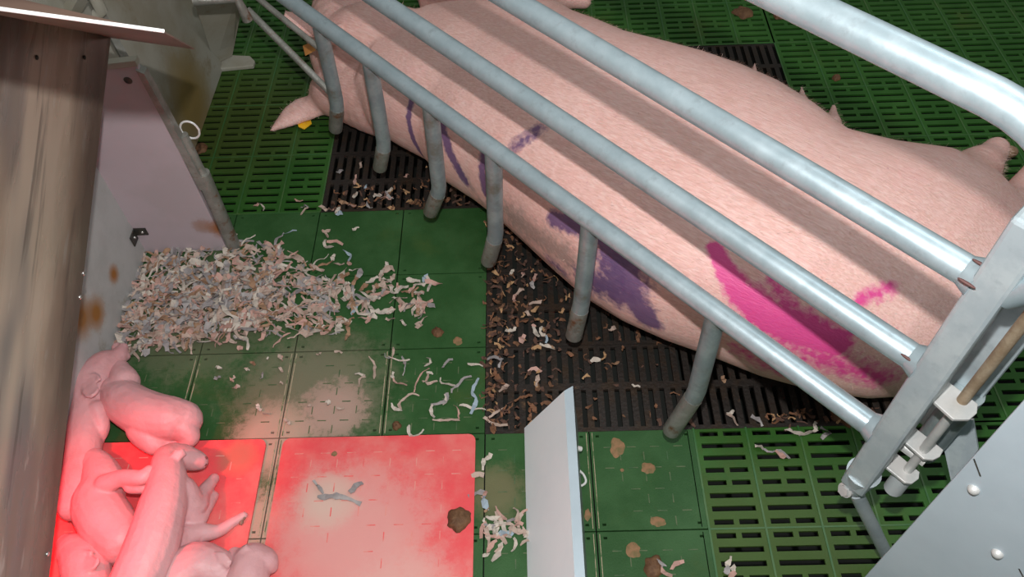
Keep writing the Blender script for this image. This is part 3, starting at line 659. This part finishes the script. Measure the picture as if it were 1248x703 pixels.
pigs.append(piglet('piglet lying along the grey nest wall, head up beside the paper bedding',
    [[(150, 424, .045, .011), (142, 437, .048, .020), (126, 448, .050, .033), (112, 470, .050, .038), (107, 500, .048, .034), (103, 540, .046, .033), (96, 585, .045, .030), (88, 618, .045, .025)],
     [(118, 500, .06, .02), (124, 520, .05, .015), (121, 538, .035, .009)], [(143, 424, .04, .012), (153, 434, .04, .010)]],
    [cup(112, 470, .086, 9, 14, .4)]))
pigs.append(piglet('piglet sprawled at the top of the heap with its rump towards the green floor',
    [[(138, 478, .045, .030), (156, 492, .048, .044), (180, 505, .050, .047), (205, 510, .05, .044), (222, 510, .046, .036), (228, 512, .044, .030)],
     [(176, 522, .04, .034), (186, 540, .035, .022), (200, 545, .028, .014), (214, 546, .022, .010)], [(222, 520, .045, .028), (232, 532, .035, .018), (224, 542, .028, .012)], [(152, 466, .05, .030), (146, 450, .045, .020)]]))
pigs.append(piglet('piglet curled in the middle of the heap with one leg laid over its neighbour',
    [[(104, 566, .045, .018), (116, 562, .05, .024), (126, 588, .052, .038), (120, 615, .052, .046), (130, 636, .052, .048), (148, 658, .05, .044)],
     [(128, 590, .085, .018), (150, 582, .098, .015), (172, 582, .105, .014), (182, 574, .105, .011)], [(160, 592, .085, .014), (176, 594, .085, .011), (184, 588, .08, .008)]],
    [[(100, 562, .07), (108, 556, .074), (114, 560, .07), (108, 570, .068), (100, 574, .06)]]))
pigs.append(piglet('long piglet lying lengthwise on top of the heap, snout pointing right',
    [[(150, 760, .075, .034), (166, 715, .09, .046), (184, 668, .095, .045), (197, 622, .095, .041), (204, 588, .09, .034), (204, 562, .082, .027), (212, 555, .075, .024)],
     [(204, 562, .08, .026), (220, 557, .07, .025), (234, 560, .058, .021), (243, 562, .052, .0165)],
     [(220, 600, .07, .030), (238, 616, .05, .020), (248, 600, .035, .0135), (261, 583, .022, .010)],
     [(222, 612, .06, .030), (238, 632, .035, .018), (250, 620, .026, .0125), (261, 604, .014, .009)],
     [(205, 660, .06, .030), (222, 656, .045, .024), (244, 650, .03, .018), (266, 647, .018, .012), (284, 636, .012, .0095), (297, 628, .010, .0075)]],
    [[(206, 558, .108), (212, 548, .112), (224, 546, .106), (228, 554, .098), (218, 562, .10)]]))
pigs.append(piglet('pale plump piglet at the bottom of the heap, back rounded towards us',
    [[(196, 735, .05, .044), (216, 706, .052, .045), (240, 692, .052, .044), (262, 694, .05, .036), (276, 706, .045, .026)],
     [(262, 690, .05, .022), (278, 684, .04, .014), (286, 696, .03, .010)]],
    [[(262, 672, .085), (274, 672, .085), (284, 684, .08), (278, 694, .076), (266, 686, .08)]]))
pigs.append(piglet('piglet in the bottom left corner with its round ear showing',
    [[(82, 662, .035, .018), (94, 674, .045, .032), (104, 692, .05, .040), (112, 730, .05, .040)], [(120, 700, .04, .02), (134, 712, .04, .014)]],
    [cup(106, 684, .085, 14, 11, -.3)]))
pigs.append(piglet('piglet with a dirty snout at the bottom right of the heap',
    [[(330, 690, .028, .013), (320, 684, .036, .026), (306, 686, .042, .033), (300, 712, .045, .038), (290, 745, .045, .036)], [(290, 690, .045, .022), (286, 676, .04, .014)]],
    [[(290, 672, .07), (300, 662, .072), (306, 670, .07), (300, 682, .066)]]))
# snout discs, dirt on trotters
def detail(i, name, m, balls, lab=None):
    o, c = pigs[i]; mb = MB()
    for (x, y, z, r, sc) in balls: mb.ball(at(x, y, z), r, sc, nu=10, nv=6)
    q = mb.build(name, m, None, smooth=True); q.parent = o; q.location = -c
    if lab: q['label'] = lab
snout_m = M('snout', (.66, .28, .25), .5); nost = M('nostril', (.18, .05, .05), .6); trot = M('dirty_trotter', (.22, .14, .10), .7)
detail(3, 'snout', snout_m, [(248, 562, .052, .0125, (.5, 1, 1))])
detail(3, 'nostril', nost, [(251, 558, .058, .0032, (1, 1, 1)), (250, 566, .052, .0032, (1, 1, 1))])
detail(3, 'trotter', trot, [(297, 629, .011, .0055, (.9, 1.5, .8)), (294, 636, .010, .005, (.9, 1.3, .8))])
detail(0, 'eye', nost, [(112, 452, .079, .003, (1.6, 1, .5))])
detail(6, 'snout', trot, [(333, 691, .028, .0095, (.6, 1, 1))])
# ------------------------------------------------------------------ shredded paper
def ribbon(mb, p, ang, ln, wd, curl=1.0, mi=0, lift=.006, tiltv=0.0):
    n = max(3, int(ln / .007)); a = ang; q = Vector(p); L_, R__ = [], []; k1 = random.uniform(-1, 1) * curl; tw = random.uniform(-.8, .8); ph = random.uniform(0, 6)
    for i in range(n + 1):
        t = i / n; ww = wd * (.6 + .4 * math.sin(math.pi * min(1, t * 1.1 + .1))) * random.uniform(.5, 1.3)
        s = Vector((-math.sin(a), math.cos(a), 0)); tt = tw * math.sin(t * 3 + ph) + tiltv
        s = (s * math.cos(tt) + Vector((0, 0, 1)) * math.sin(tt)).normalized()
        zz = lift * (abs(math.sin(t * 4 + ph))) + abs(math.sin(tt)) * ww * .5 + .0006
        c = Vector((q.x, q.y, p[2] + zz)); L_.append(c + s * ww / 2); R__.append(c - s * ww / 2)
        a += k1 * 2.6 / n + random.uniform(-.45, .45) * curl; q += Vector((math.cos(a), math.sin(a), 0)) * ln / n
    vs = []; th = Vector((0, 0, .0007))
    for l, r in zip(L_, R__): vs += [l, r, r + th, l + th]
    fs = []
    for i in range(n):
        b = i * 4
        for k in range(4): fs.append((b + k, b + (k + 1) % 4, b + 4 + (k + 1) % 4, b + 4 + k))
    fs += [(0, 3, 2, 1), (n * 4, n * 4 + 1, n * 4 + 2, n * 4 + 3)]
    mb.add(vs, fs, mi)
def pip(x, y, poly):
    ins = False; j = len(poly) - 1
    for i in range(len(poly)):
        xi, yi = poly[i]; xj, yj = poly[j]
        if (yi > y) != (yj > y) and x < (xj - xi) * (y - yi) / (yj - yi) + xi: ins = not ins
        j = i
    return ins
MOUND = [(at(*p).x, at(*p).y) for p in ((186, 312), (230, 296), (290, 298), (340, 302), (385, 325), (430, 345), (455, 375), (470, 398), (400, 412), (330, 408), (250, 420), (195, 428), (158, 436), (146, 420), (150, 380), (165, 340))]
mb = MB(); bx0, bx1 = min(p[0] for p in MOUND), max(p[0] for p in MOUND); by0, by1 = min(p[1] for p in MOUND), max(p[1] for p in MOUND)
cxm, cym = -.03, .12; n_ = 0
while n_ < 1100:
    x, y = random.uniform(bx0, bx1), random.uniform(by0, by1)
    if not pip(x, y, MOUND): continue
    d = math.hypot((x - cxm) / .26, (y - cym) / .2)
    if random.random() < max(0, d - .35) * .9: continue
    z = max(0, .03 * (1 - d)) * random.random() + .001
    mi = random.choices(range(5), (30, 20, 24, 18, 14))[0]
    ribbon(mb, (x, y, z), random.uniform(0, 6.28), random.uniform(.014, .055), random.choice((.004, .007, .010, .015)), .75, mi, .007, random.uniform(-.45, .45)); n_ += 1
tag(mb.build('shredded_paper_pile', papers, fixn=False), 'heap of beige and grey shredded paper bedding on green floor by nest walls', 'paper shreds', kind='stuff')
def shred_set(label, group, pix, mats_w, lr=(.014, .038), wr=(.006, .013), z=.001, name='paper_shred', curl=.8, mats=papers):
    for (x, y) in pix:
        m1 = MB(); p = at(x, y, z); ribbon(m1, (p.x, p.y, z), random.uniform(0, 6.28), random.uniform(*lr), random.uniform(*wr), curl, random.choices(range(len(mats)), mats_w)[0], .005, random.uniform(-.4, .4))
        if random.random() < .4: ribbon(m1, (p.x, p.y, z), random.uniform(0, 6.28), random.uniform(*lr) * .7, random.uniform(*wr), curl, random.choices(range(len(mats)), mats_w)[0], .004, .2)
        tag(m1.build(name, mats, fixn=False, recenter=True), label, 'paper', group)
W = (30, 30, 12, 18, 6, 2)
def jit(pts, k, s):
    out = []
    for (x, y) in pts:
        for _ in range(k): out.append((x + random.gauss(0, s), y + random.gauss(0, s * .8)))
    return out
shred_set('curled paper shred on the smooth green floor between the paper heap and the grate', 'shreds right of the heap',
          jit([(410, 305), (440, 326), (470, 330), (450, 350), (480, 345), (500, 350), (515, 345), (480, 370), (500, 380), (520, 378), (430, 365), (450, 385), (490, 395), (395, 380), (415, 400), (505, 365), (420, 345), (455, 360), (440, 370), (395, 345), (400, 360)], 4, 8), W, (.018, .045), (.007, .014))
shred_set('thin loop of torn paper on dark green slats above the heap', 'shreds on the upper left slats', [(316, 250), (370, 246), (376, 254), (390, 254), (345, 288), (400, 292), (395, 286), (430, 282)], W)
shred_set('small pale paper scrap on the dusty green panels above the red plates', 'scraps on the dusty panels',
          [(328, 440), (345, 455), (290, 425), (262, 462), (283, 463), (300, 452), (312, 447), (320, 455), (285, 475), (345, 470), (392, 432), (330, 505), (315, 500), (352, 515), (380, 495), (400, 490), (408, 430), (412, 498), (270, 452), (345, 440)], W, (.008, .018), (.005, .010))
shred_set('long white curled paper strip on green panels beside the iron grate', 'strips right of the dusty panels',
          [(520, 455), (540, 450), (555, 470), (570, 445), (545, 480), (560, 495), (520, 470), (505, 480), (490, 500), (480, 462), (500, 440), (575, 460), (590, 510), (560, 512), (575, 480), (540, 495), (530, 510), (500, 520), (478, 436), (490, 436), (520, 438), (446, 460), (456, 463)], (20, 50, 12, 12, 3, 5), (.02, .07), (.004, .009), curl=1.1)
shred_set('paper shred in the small clump between the red plate and the white divider', 'clump beside the divider',
          jit([(600, 640), (615, 635), (610, 650), (625, 645), (620, 660)], 5, 7) + [(590, 560), (590, 580), (592, 600), (596, 620), (595, 675)], W)
shred_set('torn paper scrap caught on the dark iron grate in front of the sow', 'scraps on the near grate',
          [(660, 455), (655, 460), (650, 400), (665, 410), (676, 425), (640, 380), (630, 360), (650, 345), (628, 400), (635, 420), (732, 440), (745, 445), (770, 470), (625, 330), (640, 335), (880, 460), (915, 508), (885, 505), (750, 400), (612, 440), (618, 470), (660, 370)], W, (.012, .034))
shred_set('torn paper scrap on the far iron grate by the sow neck', 'scraps on the far grate',
          [(418, 208), (432, 226), (436, 236), (445, 232), (425, 250), (410, 262), (470, 236), (478, 244), (465, 240), (440, 198), (494, 218), (455, 255), (400, 258)], W, (.015, .035))
shred_set('paper scrap on the green slats just before the crate post', 'scraps near the post', [(930, 548), (945, 550), (965, 526), (995, 524), (1012, 530)], (10, 50, 30, 10, 0, 0), (.02, .04))
shred_set('pale paper scrap on green floor at the bottom edge right of the divider', 'scraps at the bottom edge', [(812, 690), (818, 695), (884, 692), (896, 698), (806, 692)], (10, 50, 30, 10, 0, 0), (.015, .03))
# grime and leaf litter caught in the grates: countless crumbs
mb = MB()
def flake(x, y):
    ribbon(mb, (x, y, .0005), random.uniform(0, 6.28), random.uniform(.006, .024), random.uniform(.002, .010), 1.0, random.choices((0, 1, 2), (6, 2, 6))[0], .004, random.uniform(-.5, .5))
def crumb(x, y, s):
    n = 6; c = Vector((x, y, .0005)); vs = [c + Vector((math.cos(k) * s * random.uniform(.3, 1.5), math.sin(k) * s * random.uniform(.3, 1.9), random.uniform(0, .002))) for k in [i * 6.283 / n for i in range(n)]]
    mb.add(vs + [c + Vector((0, 0, random.uniform(.001, .004)))], [(i, (i + 1) % n, n) for i in range(n)], random.choices((0, 1, 2), (5, 1, 6))[0])
for _ in range(200):
    x = .61 + abs(random.gauss(0, .09)); y = random.uniform(-.19, .38)
    if x < 1.3: flake(x, y)
for _ in range(90): flake(random.uniform(.6, 1.0), random.uniform(-.19, .2))
for _ in range(130): flake(.6 + abs(random.gauss(0, .03)), random.uniform(-.19, .38))
for _ in range(90): flake(random.uniform(.22, .55), .405 + abs(random.gauss(0, .05)))
for _ in range(40): flake(random.uniform(1.15, 1.38), random.uniform(-.20, -.17))
tag(mb.build('grate_litter', leafm, fixn=False), 'brown crumbs and leaf litter caught on the iron grates around the sow', 'litter', kind='stuff')
# dung and mud
def lump(px, py, r, h, m, label, name='dung_lump', cat='dung', group=None, sq=(1, 1)):
    p = at(px, py, 0); m1 = MB(); n = 26; z0 = .0006 + (.006 if (py > 534 and px < 577) else 0); vs = []
    ph = [random.uniform(.6, 1.2) for _ in range(n)]; ph = [(ph[k - 1] + 2 * ph[k] + ph[(k + 1) % n]) / 4 for k in range(n)]
    for lv, (rr, zz) in enumerate(((1, 0), (.85, .55), (.5, .9), (.2, 1))):
        for k in range(n):
            a = 6.283 * k / n; q = r * rr * (ph[k] if lv < 2 else (1 + ph[k]) / 2); vs.append((p.x + q * math.cos(a) * sq[0], p.y + q * math.sin(a) * sq[1], z0 + h * zz * random.uniform(.85, 1.1)))
    fs = [[l * n + k, l * n + (k + 1) % n, (l + 1) * n + (k + 1) % n, (l + 1) * n + k] for l in range(3) for k in range(n)] + [[3 * n + k for k in range(n)], list(range(n))[::-1]]
    m1.add(vs, fs); tag(m1.build(name, m, smooth=True, recenter=True), label, cat, group)
lump(559, 635, .025, .014, dung, 'large brown dung lump on the right edge of the dusty red plate')
lump(533, 405, .014, .008, dung, 'brown dung lump under a pale scrap on the smooth green floor')
lump(483, 519, .010, .010, dung, 'round brown pellet above the dusty red plate top edge', cat='dung')
lump(796, 690, .020, .008, dung, 'brown dung lump at the bottom of the green panel right of the divider')
lump(408, 545 + 10, .006, .002, mud, 'small brown speck on the dusty red plate')
for px, py, r, s, lb in ((753, 545, .020, (.8, 1.1), 'tallest tan mud patch, nearest the divider top'), (790, 571, .015, (1, .9), 'squarish tan mud patch second from the grate'), (801, 635, .014, (1.2, .8), 'tan mud patch just above the panel joint'), (772, 671, .014, (.9, 1.1), 'tan mud patch below the panel joint'),
                   (716, 628, .010, (.6, 1.3), 'narrow tan mud patch touching the divider'), (558, 416, .011, (1, 1), 'faint tan mud patch right of the dung lump by the grate'), (758, 573, .004, (1, 1), 'tiny tan mud dot beside the squarish patch')):
    lump(px, py, r, .0015, mud, lb, 'mud_patch', 'mud', None, s)
for px, py, r, lb in ((950, 20, .022, 'dung clod under the top rail on the far green slats'), (905, 16, .03, 'flat dung smear on far green slats above the iron grate corner'), (1019, 96, .013, 'small dark dung clod alone on the far green slats'), (1028, 505, .03, 'reddish brown leaf clod on the grate corner by the crate post'), (245, 182, .02, 'brown crust on the slats beside the trough foot')):
    lump(px, py, r, .012, dung, lb)
# the torn leaf of paper on the red plate
mb = MB(); c = at(414, 603, .006)
ribbon(mb, (c.x - .04, c.y - .004, .007), .1, .085, .012, .25, 2, .004); ribbon(mb, (c.x - .03, c.y + .002, .007), 2.2, .03, .009, .2, 2, .01, .6); ribbon(mb, (c.x + .02, c.y, .007), .9, .03, .010, .2, 2, .01, .7)
tag(mb.build('crumpled_leaf', papers, fixn=False, recenter=True), 'grey crumpled shred alone in the middle of the dusty red plate', 'paper')
